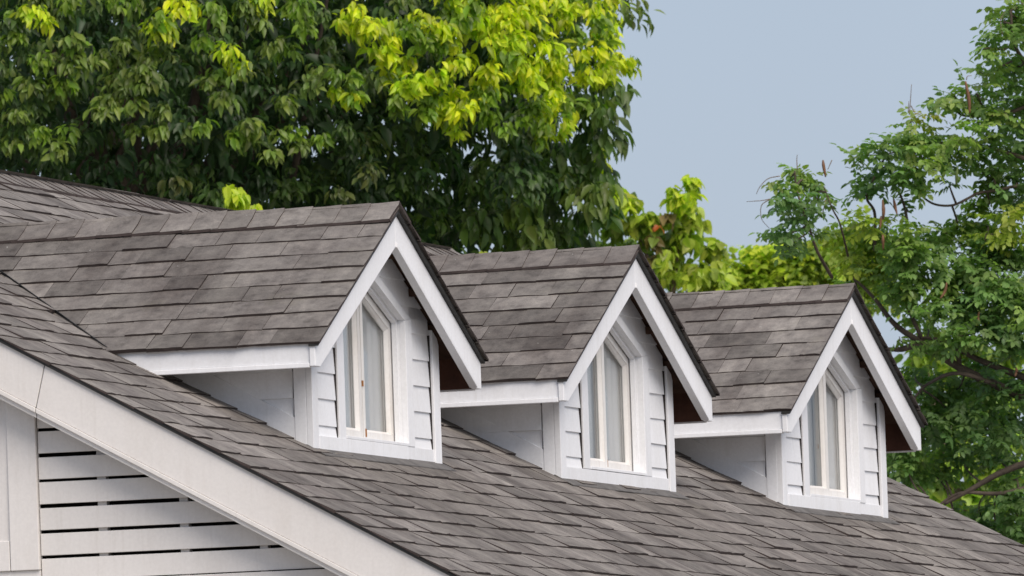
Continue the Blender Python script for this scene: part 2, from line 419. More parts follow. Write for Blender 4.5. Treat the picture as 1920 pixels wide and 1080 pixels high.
m = MB(); m.xz([(-3.2, -1.671), (-.872, -1.671), (-.872, -1.6215), (-3.2, -1.6215)], GY - .004, GY + .02); m.build('lower_rail', CREAM, GW)
# other walls of the ground floor
w = MB()
w.box(XE - .75, XE - .6, GY + .13, YF - .3, -ZA, mz(XE) - .05)
w.build('side_wall', CREAM, HOUSE, H0); w = MB()
w.box(XB + .6, XB + .75, GY + .13, YF - .3, -ZA, mz(XE) - .05)
w.build('side_wall', CREAM, HOUSE, H0)
w = MB(); w.xz([(XB + .76, -ZA), (XE - .76, -ZA), (XE - .76, mz(XE)), (XR, ZR - .1), (XB + .76, mz(XE))], YF - .42, YF - .3); w.build('far_gable_wall', CREAM, HOUSE, H0)

# ------------------------------------------------------------------ dormers
def rl(y): return -.012 - (PL if y < 0 else PR) * abs(y)       # roof deck line of a dormer
OW, WS = .45, .37                                              # window half width, slope of its pointed head
ZSH, ZSILL = -.475, -1.02                                      # shoulder, sill
CO = .545                                                      # casing half width
def zc(y): return -.262 - WS * abs(y)                          # casing outer head
def zo(y): return ZSH + WS * (OW - abs(y))                     # opening head
def xm(z): return (Z0 - z) / MS                                # main roof: x at height z
def build_dormer_parts(D):
    """boards and window of one dormer, drawn from its apex"""
    # --- deck (dark timber, seen from below) and eave boards
    for s, P in ((-1, PL), (1, PR)):
        m = MB(); y1 = s * 1.185
        m.prism([(-.041, 0, -.016), (-2.3, 0, -.016), (-2.3, y1, rl(y1) - .004), (-.041, y1, rl(y1) - .004)],
                [(-.041, 0, -.036), (-2.3, 0, -.036), (-2.3, y1, rl(y1) - .024), (-.041, y1, rl(y1) - .024)])
        m.build('roof_deck', WOOD, D)
        m = MB(); y2 = s * 1.212; m.yz([(0, -.013), (y2, rl(y2) - .001), (y2, rl(y2) - .012), (0, -.0295)][::s], -.0405, .004); m.build('drip_edge', DRIP, D)
        # barge board, its bead, eave fascia with lip
        poly = [(0, -.030), (s * 1.205, rl(1.205 * s) - .012), (s * 1.205, -.752), (s * 1.135, -.752), (0, -.180)]
        poly2 = poly if s > 0 else poly[::-1]
        m = MB(); m.yz(poly2, -.040, -.014); m.build('barge_board', PAINT, D, (0, 0, 0), .003)
        m = MB(); sl = (.752 - .180) / 1.135
        m.yz([(s * .003, -.182), (s * 1.128, -.182 - sl * 1.125), (s * 1.128, -.160 - sl * 1.125), (s * .003, -.160)], -.046, -.008)
        if s > 0: m.build('barge_bead', PAINT, D, (0, 0, 0), .003)
        ya, yb = sorted((s * 1.172, s * 1.196)); ze = rl(s * 1.185) - .012
        m = MB(); m.xz([(-.042, ze), (xm(ze) - .1, ze), (xm(-.735) - .1, -.735), (-.042, -.735)], ya, yb)
        m.build('eave_fascia', PAINT, D, (0, 0, 0), .002)
        yc, yd = sorted((s * 1.172, s * 1.203))
        m = MB(); m.box(xm(-.757) - .15, -.0415, yc, yd, -.757, -.7355); m.build('eave_lip', PAINT, D, (0, 0, 0), .003)
        ya, yb = sorted((s * 1.145, s * 1.171))
        m = MB(); m.box(-1.3, -.045, ya, yb, -.750, ze + .01); m.build('fascia_backing', REDWOOD, D)
        for xk in (-.30, -.62):
            m = MB(); m.prism([(xk, s * .90, rl(s * .9) - .025), (xk, s * 1.144, rl(s * 1.144) - .025), (xk, s * 1.144, rl(s * 1.144) - .085), (xk, s * .90, rl(s * .9) - .105)],
                              [(xk + .04, s * .90, rl(s * .9) - .025), (xk + .04, s * 1.144, rl(s * 1.144) - .025), (xk + .04, s * 1.144, rl(s * 1.144) - .085), (xk + .04, s * .90, rl(s * .9) - .105)])
            m.build('rafter_tail', WOOD, D)
    m = MB()                                    # apron flashing on the main roof in front of the wall
    q = [(-.150, .016), (-.062, .014)]
    m.prism([(q[0][0], -.95, mz(q[0][0]) + .016), (q[1][0], -.95, mz(q[1][0]) + .0145), (q[1][0], .94, mz(q[1][0]) + .0145), (q[0][0], .94, mz(q[0][0]) + .016)],
            [(q[0][0], -.95, mz(q[0][0]) + .012), (q[1][0], -.95, mz(q[1][0]) + .0105), (q[1][0], .94, mz(q[1][0]) + .0105), (q[0][0], .94, mz(q[0][0]) + .012)])
    m.build('apron_flashing', FLASH, D)
    m = MB()                                    # left soffit board
    m.box(xm(-.70) - .2, -.16, -1.143, -.93, -.715, -.700); m.build('soffit', PAINT, D)
    for yk in (.25, .55, .84):                  # lookouts under the front overhang
        m = MB(); zz = rl(yk) - .024
        m.box(-.148, -.041, yk, yk + .03, zz - .05, zz - PR * .03); m.build('lookout', WOOD, D)
    # --- front wall boards
    X0 = -.150
    def board(name, poly, x0, x1, mat=PAINT, bev=.0):
        if len(poly) > 2:
            m = MB(); m.yz(poly, x0, x1); return m.build(name, mat, D, (0, 0, 0), bev)
    def siding(poly, zb, zt):
        if len(poly) < 3: return
        pr = lambda z: -.139 + .009 * (zt - z) / (zt - zb)
        m = MB(); m.prism([(X0 + .001, y, z) for y, z in poly], [(pr(z), y, z) for y, z in poly]); m.build('siding_board', PAINT, D)
    zb = -1.0995
    laps = [-1.03, -.984, -.868, -.754, -.639, -.525, -.41, -.296, -.18, -.05]
    for a, b in zip(laps[:-1], laps[1:]):
        zt = b + .004
        # left of the casing
        P = [(-.842, a), (-.568, a), (-.563, zt), (-.842, zt)]
        if a < -.47: siding(clip(P, -PL, 1, -.045), a, zt)
        P = [(.548, a), (.808, a), (.814, zt), (.548, zt)]
        if a < -.47: siding(clip(P, PR, 1, -.045), a, zt)
        # gable over the casing
        if b > -.47:
            P = clip(clip([(0.0, a), (.818, a), (.818, zt), (0.0, zt)], PR, 1, -.045), -WS, -1, .260)
            if a < -.47: P = clip(P, 0, -1, .462)
            siding(P, a, zt)
            P = clip(clip([(-.842, a), (0.0, a), (0.0, zt), (-.842, zt)], -PL, 1, -.045), WS, -1, .260)
            if a < -.47: P = clip(P, 0, -1, .462)
            siding(P, a, zt)
    # black strips: shade of the open gaps at the siding ends, put in as colour
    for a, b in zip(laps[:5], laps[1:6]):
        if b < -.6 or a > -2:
            if b <= -.62: board('gap_shade_strip', [(-.569, a), (-.555, a), (-.555, b), (-.562, b)], X0, -.1298, FELT_GAP_SHADE)
            if b <= -.5: board('gap_shade_strip', [(.806, a), (.822, a), (.822, b), (.816, b)], X0, -.1298, FELT_GAP_SHADE)
    board('corner_board', [(-.928, zb), (-.845, zb), (-.845, -.50), (-.928, -.55)], X0 - .0, -.122, PAINT, .002)
    board('corner_board', [(.823, zb), (.916, zb), (.916, -.565), (.895, -.535), (.823, -.50)], X0 - .0, -.118, PAINT, .002)
    board('bottom_board', [(-.8445, zb), (.43, zb), (.43, -1.0305), (-.8445, -1.0305)], X0, -.1205, PAINT, .002)
    board('bottom_board', [(.4305, zb - .006), (.8225, zb - .006), (.8225, -1.0305), (.4305, -1.0305)], X0, -.1265, PAINT, .002)
    # casing: two legs and two raking head pieces
    for s in (-1, 1):
        f = (lambda P: P if s > 0 else [(-a, b) for a, b in P][::-1])
        board('window_casing', f([(OW, -1.03), (CO, -1.03), (CO, zc(CO)), (OW, zo(OW))]), X0, -.1245, PAINT, .002)
        board('window_casing', f([(0, zo(0)), (OW - .001, zo(OW) + .0005), (CO - .001, zc(CO) + .0005), (0, zc(0))]), X0, -.1250, PAINT, .002)
        # reveal and stop
        board('window_jamb', f([(OW + .001, ZSILL), (OW + .022, ZSILL), (OW + .022, zo(OW) - .008), (OW + .001, zo(OW))]), -.262, -.127, PAINT)
        board('window_jamb', f([(0, zo(0) + .001), (OW, zo(OW) + .001), (OW + .02, zo(OW) + .015), (0, zo(0) + .024)]), -.262, -.1275, PAINT)
        board('window_stop', f([(OW - .016, ZSILL), (OW, ZSILL), (OW, zo(OW) - .001), (OW - .016, zo(OW - .016) - .012)]), -.182, -.160, PAINT)
        board('window_stop', f([(0, zo(0) - .016), (OW - .016, zo(OW - .016) - .0165), (OW - .001, zo(OW)), (0, zo(0) - .001)]), -.182, -.1605, PAINT)
    board('window_sill', [(-OW, -1.0295), (OW, -1.0295), (OW, ZSILL + .004), (-OW, ZSILL + .004)], -.262, -.1215, PAINT, .002)
    # sashes
    zs = ZSILL + .006
    for s in (-1, 1):
        g = lambda P: [(s * a, b) for a, b in P][::s]
        a0, a1 = .006, OW - .003
        o = [(a0, zs), (a1, zs), (a1, zo(a1) - .012), (a0, zo(a0) - .012)]
        iw = .034
        i_ = [(a0 + iw, zs + .036), (a1 - iw, zs + .036), (a1 - iw, zo(a1 - iw) - .012 - .036), (a0 + iw, zo(a0 + iw) - .012 - .036)]
        S = MB()
        for k in range(4):
            q = [o[k], o[(k + 1) % 4], i_[(k + 1) % 4], i_[k]]
            S.yz(g(q), -.226, -.190)
        so_ = S.build('window_sash', SASHP, D)
        # putty bead sloping down to the glass
        B = MB()
        c = [(i_[0][0] + .012, i_[0][1] + .012), (i_[1][0] - .012, i_[1][1] + .012), (i_[2][0] - .012, i_[2][1] - .013), (i_[3][0] + .012, i_[3][1] - .013)]
        for k in range(4):
            k2 = (k + 1) % 4
            A = [(-.193, s * i_[k][0], i_[k][1]), (-.193, s * i_[k2][0], i_[k2][1]), (-.208, s * c[k2][0], c[k2][1]), (-.208, s * c[k][0], c[k][1])]
            Bq = [(-.212, q[1], q[2]) for q in A]
            B.prism(A, Bq)
        B.build('glazing_bead', SASHP, D)
        m = MB(); m.yz(g([(i_[0][0] - .01, i_[0][1] - .01), (i_[1][0] + .01, i_[1][1] - .01), (i_[2][0] + .01, i_[2][1] + .01), (i_[3][0] - .01, i_[3][1] + .01)]), -.216, -.213)
        m.build('window_pane', GLASS, D)
    m = MB(); nb = 81; vs = []
    for j in range(nb):                          # hanging cloth with soft pleats
        y_ = -.5 + j / (nb - 1); x_ = -.231 + .0022 * math.sin(j * .93 + .6 * math.sin(j * .21)); vs += [(x_, y_, -1.06), (x_ - .002, y_, -.27 - .36 * abs(y_))]
    m.add(vs, [(2 * j, 2 * j + 2, 2 * j + 3, 2 * j + 1) for j in range(nb - 1)]); m.build('window_curtain', CURT, D, smooth=True)
    for s in (-1, 1):                            # dark metal lining along the valley
        m = MB(); A = []; Bq = []
        for y_ in (s * 1.19, 0.0):
            z_ = rl(y_) + .012; x_ = xm(z_ - .012); A.append((x_ + .014, y_ + s * .004, z_ + .000)); Bq.append((x_ - .004, y_ + s * -.002, z_ + .010))
        m.prism([A[0], A[1], Bq[1], Bq[0]], [(a, b, c - .012) for a, b, c in (A[0], A[1], Bq[1], Bq[0])]); m.build('valley_lining', DRIP, D)
    m = MB(); m.box(-.206, -.188, .003, .020, -.78, -.755); m.box(-.19, -.1875, .028, .044, -1.0, -.965); m.build('rust_spot', RUST, D)
    # --- left cheek: siding, skirt, corner return
    Y0 = -.905
    for a, b in zip(laps, laps[1:]):
        if a > -.7: break
        zt = b + .004
        P = clip([(-1.4, a), (-.212, a), (-.212, zt), (-1.4, zt)], -MS, -1, -Z0 - .03)
        P = [(x, z) for x, z in P]
        if len(P) > 2:
            pr = lambda z: Y0 - .004 - .016 * (zt - z) / (zt - a)
            m = MB(); m.prism([(x, Y0, z) for x, z in P], [(x, pr(z), z) for x, z in P]); m.build('siding_board', PAINT, D)
    m = MB(); m.xz([(-.205, -1.10), (-.1505, -1.12), (-.1505, -.60), (-.205, -.60)], Y0 - .023, Y0); m.build('corner_board', PAINT, D, (0, 0, 0), .002)
    zq = lambda x: mz(x)
    m = MB(); m.xz([(-.2055, zq(-.2055) + .004), (-.2055, zq(-.2055) + .105), (-.80, zq(-.80) + .105), (-.80, zq(-.80) + .004)], Y0 - .0215, Y0); m.build('skirt_board', PAINT, D, (0, 0, 0), .002)
def dormer_body():
    m = MB()
    Y, x0, x1 = .904, -.20, -.151
    for s in (-1, 1):
        P = PL if s < 0 else PR
        f = lambda q: [(s * a, b) for a, b in q][::s]
        m.yz(f([(OW + .023, -1.12), (Y, -1.12), (Y, rl(s * Y) - .03), (OW + .023, rl(s * (OW + .023)) - .03)]), x0, x1)
        m.yz(f([(0, zo(0) + .026), (OW + .022, zo(OW) + .016), (OW + .022, rl(s * (OW + .022)) - .03), (0, -.05)]), x0, x1)
        ya, yb = sorted((s * Y, s * (Y - .04)))
        m.xz([(x0 - .001, -1.12), (x0 - .001, rl(s * Y) - .03), (-1.6, rl(s * Y) - .03), (-1.6, -.6), (-.9, -.75)][::-1], ya, yb)
    m.yz([(-OW - .022, -1.12), (OW + .022, -1.12), (OW + .022, -1.03), (-OW - .022, -1.03)], x0, x1)
    return m
DORM = []
for i, dy in enumerate(DY):
    if i == 0:
        D = dormer_body().build('dormer', PAINT, HOUSE, (0, dy, ZA)); build_dormer_parts(D); base = D; kids = [c for c in D.children]
    else:
        D = base.copy(); COL.objects.link(D); D.location = (0, dy, ZA)
        for c in kids:
            q = c.copy(); COL.objects.link(q); q.parent = D
            if c.name.startswith(('window_sash', 'glazing_bead', 'window_pane')) and sum(v_[1] for v_ in c.bound_box) < 0:
                hp = Matrix.Translation((-.226, -OW, 0)); q.matrix_basis = hp @ Matrix.Rotation(-math.radians((0, 2.0, 5.0)[i]), 4, 'Z') @ hp.inverted()
            if c.name.startswith(('siding_board', 'corner_board', 'bottom_board', 'skirt_board')):
                q.location = (rnd.uniform(-.002, .002), rnd.uniform(-.002, .002), rnd.uniform(-.003, .003)); q.rotation_euler = (rnd.uniform(-.003, .003), 0, 0)
    DORM.append(D)
ED = .1525
for i, D in enumerate(DORM):
    rd = random.Random(40 + i)
    cl = 1 / math.sqrt(1 + PL * PL)
    O = np.array([0, -HW - .012, rl(-HW - .012)]); U = np.array([1.0, 0, 0]); V = np.array([0, cl, PL * cl]); N = np.array([0, -PL * cl, cl])
    for s in lay_courses(-2.35, .012, (HW + .012) / cl - .10, ED, (.12, .33), rd, gap=.0035):
        ztop = O[2] + V[2] * (s[2] + ED)
        if s[0] + s[1] / 2 < xm(ztop) - .1: continue
        o = bpy.data.objects.new('shingle', SM[s[3]]); COL.objects.link(o); o.parent = D; o.matrix_basis = spec_matrix(s, O, U, V, N, ED)
    cr = 1 / math.sqrt(1 + PR * PR)
    O = np.array([0, HW + .02, rl(HW + .02)]); V = np.array([0, -cr, PR * cr]); N = np.array([0, PR * cr, cr])
    sp = [(-s[0], *s[1:]) for s in lay_courses(-.020, 2.35, (HW + .02) / cr - .06, ED, (.17, .36), rd)]
    join_shingles('shingle_field', [s for s in sp], O, -U * -1.0, V, N, ED, D)
    caps = [cap_mesh('ridge_cap', PL, PR, .150, .165, 70 + i * 5 + q) for q in range(4)]
    x = .012; k = 0
    while x > -2.2:
        o = bpy.data.objects.new('ridge_cap', caps[k % 4]); COL.objects.link(o); o.parent = D
        o.matrix_basis = Matrix.Translation((x, 0, .006 + rd.uniform(-.001, .003))) @ Matrix.Rotation(rd.uniform(-.02, .02), 4, 'Z')
        x -= .132; k += 1
#TREES
# ------------------------------------------------------------------ trees
def leaf_tpl(width, fold, droop, cuts=((.22, .72), (.48, 1.0), (.76, .62))):
    """pointed leaf along +X, length 1: midrib and two halves folded up, tip drooping"""
    vs = [(0, 0, 0)]
    for t, w in cuts:
        z = -droop * t * t; h = w * width / 2
        vs += [(t, h, z + fold * h), (t, 0, z), (t, -h, z + fold * h)]
    vs.append((1, 0, -droop)); n = len(cuts); fs = [(0, 2, 1), (0, 3, 2)]
    for k in range(n - 1):
        a = 1 + 3 * k; fs += [(a, a + 1, a + 4, a + 3), (a + 1, a + 2, a + 5, a + 4)]
    a = 1 + 3 * (n - 1); t = len(vs) - 1; fs += [(a, a + 1, t), (a + 1, a + 2, t)]
    return np.array(vs, float), fs
BROAD = leaf_tpl(.44, .5, .34)
HEART = leaf_tpl(.72, .30, .25, ((.10, .75), (.34, 1.0), (.70, .60)))
SMALL = leaf_tpl(.58, .30, .12, ((.3, .9), (.66, .85)))
def unit(a): return a / (np.linalg.norm(a, axis=-1, keepdims=True) + 1e-9)
class Crown:
    """collects leaves (position, tip direction, face normal, length, tint); the clearest become objects, the rest one mesh"""
    def __init__(s, tpl): s.tpl = tpl; s.P = []; s.D = []; s.N = []; s.L = []; s.C = []; s.W = []
    def add(s, P, D, N, L, C, w=0.0):
        s.P.append(P); s.D.append(D); s.N.append(N); s.L.append(L); s.C.append(C); s.W.append(np.full(len(P), w))
    def pack(s):
        P, D, N, L, C, W = [np.concatenate(q) for q in (s.P, s.D, s.N, s.L, s.C, s.W)]
        X = unit(D); Y = unit(np.cross(N, X)); Z = np.cross(X, Y); return P, X, Y, Z, L, C, W
    def mesh(s, name, idx, data, parent):
        P, X, Y, Z, L, C, W = [q[idx] for q in data]; tv, tf = s.tpl; n, m = len(P), len(tv)
        bend = rng.uniform(.5, 1.6, n)
        V = P[:, None, :] + L[:, None, None] * (tv[None, :, 0:1] * X[:, None, :] + tv[None, :, 1:2] * Y[:, None, :] + (tv[None, :, 2] * bend[:, None])[:, :, None] * Z[:, None, :])
        V = V.reshape(-1, 3) - np.array(parent.location)
        faces = np.concatenate([np.array(f) for f in tf]); sizes = np.array([len(f) for f in tf])
        loops = (faces[None, :] + (np.arange(n) * m)[:, None]).ravel(); tot = np.tile(sizes, n)
        me = bpy.data.meshes.new(name); me.vertices.add(n * m); me.vertices.foreach_set('co', V.ravel())
        me.loops.add(len(loops)); me.loops.foreach_set('vertex_index', loops.astype(np.int32))
        me.polygons.add(len(tot)); st = np.concatenate([[0], np.cumsum(tot)[:-1]]); me.polygons.foreach_set('loop_start', st.astype(np.int32))
        me.update(calc_edges=True); me.validate()
        at_ = me.attributes.new('tint', 'FLOAT_COLOR', 'POINT')
        cc = np.concatenate([np.repeat(C, m, 0), np.ones((n * m, 1))], 1); at_.data.foreach_set('color', cc.ravel())
        me.materials.append(LEAF); ob = link(name, me, parent); return ob
    def build(s, parent, n_obj=0, name='crown'):
        data = s.pack(); P, X, Y, Z, L, C, W = data; n = len(P); pick = np.zeros(n, bool)
        if n_obj:
            d = P - CAM; z = d @ F; u = 960 + FPX * (d @ RV) / z; v = 540 - FPX * (d @ UV) / z
            ok = (u > 8) & (u < 1912) & (v > 8) & (v < 1000)
            face = np.abs(Z @ F); score = np.where(ok, L * L * (.3 + face) / z ** 2 * (1 + 3 * W), -1)
            # spread the choice: nearest to the camera first inside each cell
            score = score * (1 + .9 * (z.max() - z) / (np.ptp(z) + 1e-6))
            idx = np.argsort(-score)[:n_obj]; pick[idx[score[idx] > 0]] = True
            tpl = {}
            base = np.array(parent.location)
            for i in np.nonzero(pick)[0]:
                key = tuple(np.round(C[i] * 12) / 12)
                if key not in tpl:
                    me = bpy.data.meshes.new('leaf'); me.from_pydata(s.tpl[0].tolist(), [], s.tpl[1]); me.materials.append(LEAF)
                    a = me.attributes.new('tint', 'FLOAT_COLOR', 'POINT'); a.data.foreach_set('color', np.tile(np.append(C[i], 1), len(s.tpl[0])).ravel()); tpl[key] = me
                o = bpy.data.objects.new('leaf', tpl[key]); COL.objects.link(o); o.parent = parent
                A = np.stack([X[i], Y[i], Z[i]], 1) * L[i]; p = P[i] - base
                o.matrix_basis = Matrix(((*A[0], p[0]), (*A[1], p[1]), (*A[2], p[2]), (0, 0, 0, 1)))
        if pick.all(): return None
        ob = s.mesh(name, np.nonzero(~pick)[0], data, parent); ob['kind'] = 'stuff'; return ob
def rand_unit(n): return unit(rng.normal(size=(n, 3)))
UPV = np.array([0, 0, 1.0])
def tint(n, base, var=.25, warm=.1):
    b = np.array(base); k = rng.uniform(1 - var, 1 + var, (n, 1)); c = b[None] * k
    c[:, 0] *= rng.uniform(1 - warm, 1 + 1.5 * warm, n); return np.clip(c, .004, .8)
def spray_clump(cr, c, out, r, n, length, col, droop, w=0.0, var=.25, hollow=.5, jit=.34):
    """umbrella of leaves: on the upper/outer cap of a ball, tips outward and down"""
    d = unit(rand_unit(n) + .9 * out + .55 * UPV); rad = r * (hollow + (1 - hollow) * rng.random((n, 1))) * np.array([1, 1, .8])
    P = c + d * rad
    hor = unit(d * np.array([1, 1, .25]) + .35 * rand_unit(n))
    D = unit(hor * (1 - droop) + np.array([0, 0, -1.0]) * droop + jit * rand_unit(n))
    N = unit(d * .7 + UPV * .5 + 1.5 * jit * rand_unit(n))
    cr.add(P, D, N, length * rng.uniform(.5, 1.3, n), tint(n, col, var), w)
def pinnate(cr, c, out, n_sprays, r, col, ll, nl=4, var=.25, droop=.25, w=0.0, flat=.8):
    """sprays of paired leaflets along a short rachis"""
    o = c + rand_unit(n_sprays) * r * rng.random((n_sprays, 1)) ** .5 * np.array([1, 1, flat])
    dirs = unit(rand_unit(n_sprays) * np.array([1, 1, .5]) + .5 * out + np.array([0, 0, -droop]))
    side = unit(np.cross(dirs, UPV + .6 * rand_unit(n_sprays))); nor = np.cross(side, dirs); nor *= np.sign(nor[:, 2:3] + 1e-6)
    colr = tint(n_sprays, col, var)
    for k in range(nl + 1):
        for sg in ((-1, 1) if k < nl else (0,)):
            P = o + dirs * (k + .5) * ll * .55
            D = unit(dirs * (.45 if sg else 1) + side * sg + np.array([0, 0, -.15 - droop * .6]) + .22 * rand_unit(n_sprays))
            N = unit(nor + .45 * rand_unit(n_sprays))
            cr.add(P, D, N, ll * rng.uniform(.75, 1.15, n_sprays), colr * rng.uniform(.85, 1.15, (n_sprays, 1)), w)

# --- big dense broadleaf tree behind the house
DT = 83.0
tc = at(190, 60, DT); RT = np.array([3.05, 3.05, 3.3])
base = np.array([tc[0], tc[1], 0.0])
T1 = empty('broadleaf_tree', base, 'large dense dark green tree with drooping bright yellow-green young leaves behind the roof ridge', 'tree')
mb = MB(); rt = random.Random(5)
trunk = [base, base + [.05, .1, 2.0], base + [-.1, .05, 4.0], base + [.1, 0, 6.2], base + [.05, .1, 8.2]]
tube(mb, [p - base for p in spline(trunk, 6)], np.linspace(.26, .07, 25), 10)
mb.build('trunk', BARK, T1, smooth=True)
def hit_front(u, v):
    """front of the crown ellipsoid along a pixel's ray"""
    dd = ray(u, v); o = (CAM - tc) / RT; q = dd / RT; a = q @ q; b = o @ q; c_ = o @ o - 1; disc = b * b - a * c_
    if disc < 0: return CAM + dd * (-(b / a))
    return CAM + dd * ((-b - math.sqrt(disc)) / a)
for k in range(26):
    if k < 12: e = tc + (hit_front(rt.uniform(100, 1120), rt.uniform(-60, 330)) - tc) * .62
    else:
        q = rand_unit(1)[0]; q[2] = abs(q[2]) * .8 - .1; e = tc + q * RT * .9
    z0 = rt.uniform(3.6, 6.8); s_ = base + [0, 0, z0]; mid = (s_ + e) / 2 + rand_unit(1)[0] * .25 + [0, 0, .25]
    pts = spline([s_, mid, e + [0, 0, .0]], 7); m = MB(); tube(m, [p - base for p in pts], np.linspace(rt.uniform(.05, .085), .008, len(pts)), 6)
    m.build('limb', BARK, T1, smooth=True)
C1 = Crown(BROAD)
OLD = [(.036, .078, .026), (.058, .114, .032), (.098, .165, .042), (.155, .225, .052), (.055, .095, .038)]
fwd = np.array([-F[0], -F[1], 0]); fwd /= np.linalg.norm(fwd)
n_in = n_out = 0
def nz(p): return math.sin(p[0] * 2.1 + 1.3) * math.sin(p[1] * 1.7 + .4) + .8 * math.sin(p[2] * 3.1 + p[0] * 1.3)
tries = 0
while n_in < 1050 and tries < 60000:
    tries += 1
    q = rand_unit(1)[0]; rr = .5 + .5 * rng.random() ** .5
    lump = 1 + .055 * nz(tc + q * RT * 1.0)
    p = tc + q * RT * rr * lump; u, v, z = pix(p)
    if not (-250 < u < 1290 and -260 < v < 520): 
        if rng.random() < .11 and n_out < 900 and not (v < -200 and u > 380 and q @ fwd > -.2) and u < 1080:
            n_out += 1; spray_clump(C1, p, q, .36, 34, .13, OLD[rng.integers(5)], .45)
        continue
    
    if 480 < u < 900 and v > 190 + .12 * abs(u - 700) and rr > .84: continue
    if rr > .8 and nz(p * 1.7) < -.75: continue
    n_in += 1
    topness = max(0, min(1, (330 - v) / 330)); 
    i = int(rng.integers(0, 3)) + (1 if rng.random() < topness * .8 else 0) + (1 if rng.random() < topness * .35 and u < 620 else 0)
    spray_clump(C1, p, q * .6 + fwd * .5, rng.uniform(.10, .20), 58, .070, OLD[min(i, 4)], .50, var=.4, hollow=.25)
# thin inner foliage that closes the crown
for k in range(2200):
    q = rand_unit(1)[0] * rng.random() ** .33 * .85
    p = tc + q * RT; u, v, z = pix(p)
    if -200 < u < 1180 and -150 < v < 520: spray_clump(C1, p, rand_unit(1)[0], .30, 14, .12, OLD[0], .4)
# olive young-ish tufts on the left, bright drooping flush on the right
OLIVE = (.17, .245, .045); LIME = (.57, .67, .020); LIME2 = (.50, .63, .030); GREEN2 = (.19, .31, .034)
for (u, v, r, n, col) in [(140, 125, .09, 26, OLIVE), (200, 205, .10, 30, OLIVE), (60, 165, .09, 22, OLIVE), (270, 135, .08, 20, OLIVE), (115, 285, .08, 18, OLIVE), (30, 275, .08, 16, OLIVE), (420, 190, .08, 18, OLIVE),
        (470, 240, .08, 18, OLIVE), (300, 250, .08, 16, OLIVE), (250, 200, .08, 18, OLIVE), (520, 255, .06, 10, OLIVE), (690, 330, .09, 18, (.09, .115, .03)), (640, 370, .08, 14, (.09, .115, .03)), (330, 350, .08, 14, (.08, .1, .03)),
        (60, 30, .10, 26, LIME2), (30, 75, .08, 18, GREEN2), (90, 45, .06, 12, LIME), (300, 60, .12, 34, LIME2), (340, 25, .12, 34, LIME), (430, 100, .08, 20, LIME2), (450, 125, .06, 12, LIME), (480, 15, .12, 30, LIME2), (400, 30, .12, 30, GREEN2), (560, 20, .12, 26, GREEN2), (230, 10, .12, 24, GREEN2), (140, 10, .1, 20, GREEN2)]:
    spray_clump(C1, hit_front(u, v) + fwd * .12, fwd, r, int(n * 1.9), .070, col, .5, .6, .4)
for k in range(110):
    u, v = rng.uniform(-60, 720), rng.uniform(-40, 300) ** 1.0
    if v > 250 - .25 * u and rng.random() < .6: continue
    spray_clump(C1, hit_front(u, v) + fwd * rng.uniform(-.05, .2), fwd, rng.uniform(.06, .11), 34, .064, (OLIVE, GREEN2, OLD[3], OLD[2])[int(rng.integers(4))], .5, .2, .4, .2)
for (u, v, r, n, col) in [(670, 40, .10, 34, LIME), (700, 75, .10, 30, LIME2), (640, 50, .05, 10, LIME), (650, 150, .07, 20, GREEN2), (665, 195, .06, 16, GREEN2), (640, 175, .05, 10, LIME2), (745, 115, .10, 34, LIME), (775, 150, .11, 34, LIME2), (740, 190, .08, 18, GREEN2), (800, 215, .08, 18, GREEN2),
        (800, 60, .11, 34, GREEN2), (850, 85, .12, 40, LIME), (870, 30, .12, 36, LIME2), (920, 55, .12, 40, LIME), (960, 15, .12, 38, LIME), (1010, 50, .12, 38, LIME2), (1060, 15, .10, 26, LIME2), (1110, 35, .10, 30, LIME), (1135, 10, .07, 18, LIME), (1150, 75, .05, 10, LIME2), (1165, 110, .08, 26, LIME), (1185, 125, .04, 8, LIME2),
        (840, 150, .11, 34, LIME2), (900, 130, .12, 40, LIME), (960, 105, .12, 40, LIME2), (1020, 120, .12, 38, LIME), (1075, 100, .10, 26, GREEN2), (1050, 150, .10, 30, LIME2), (860, 195, .10, 34, LIME), (845, 225, .07, 18, LIME2), (920, 190, .12, 36, GREEN2), (980, 180, .12, 36, LIME2), (1040, 195, .10, 28, GREEN2), (855, 245, .04, 8, LIME2), (930, 235, .09, 22, GREEN2), (1000, 235, .09, 22, GREEN2), (1060, 235, .08, 20, LIME2), (1010, 260, .05, 10, GREEN2), (1130, 290, .05, 10, LIME2), (1125, 330, .05, 10, GREEN2), (1085, 60, .08, 20, GREEN2)]:
    c0 = hit_front(u, v) + fwd * rng.uniform(.10, .32)
    for q in range(3):
        cc = col if rng.random() < .7 else (LIME, LIME2, GREEN2)[int(rng.integers(3))]
        spray_clump(C1, c0 + rand_unit(1)[0] * r * .75, fwd, r * .85, max(8, int(n * 1.0)), .072, cc, .58, 1.0, .45, .1, .5)
for k in range(70):
    a_, b_ = rng.uniform(0, 2 * math.pi), math.sqrt(rng.random()); u, v = 945 + 235 * b_ * math.cos(a_), 100 + 150 * b_ * math.sin(a_)
    cc = (LIME, LIME2, LIME2, GREEN2)[int(rng.integers(4))] if v < 150 else (LIME2, GREEN2, GREEN2)[int(rng.integers(3))]
    spray_clump(C1, hit_front(u, v) + fwd * rng.uniform(.02, .3), fwd, rng.uniform(.07, .11), 30, .074, cc, .6, .9, .45, .1, .5)
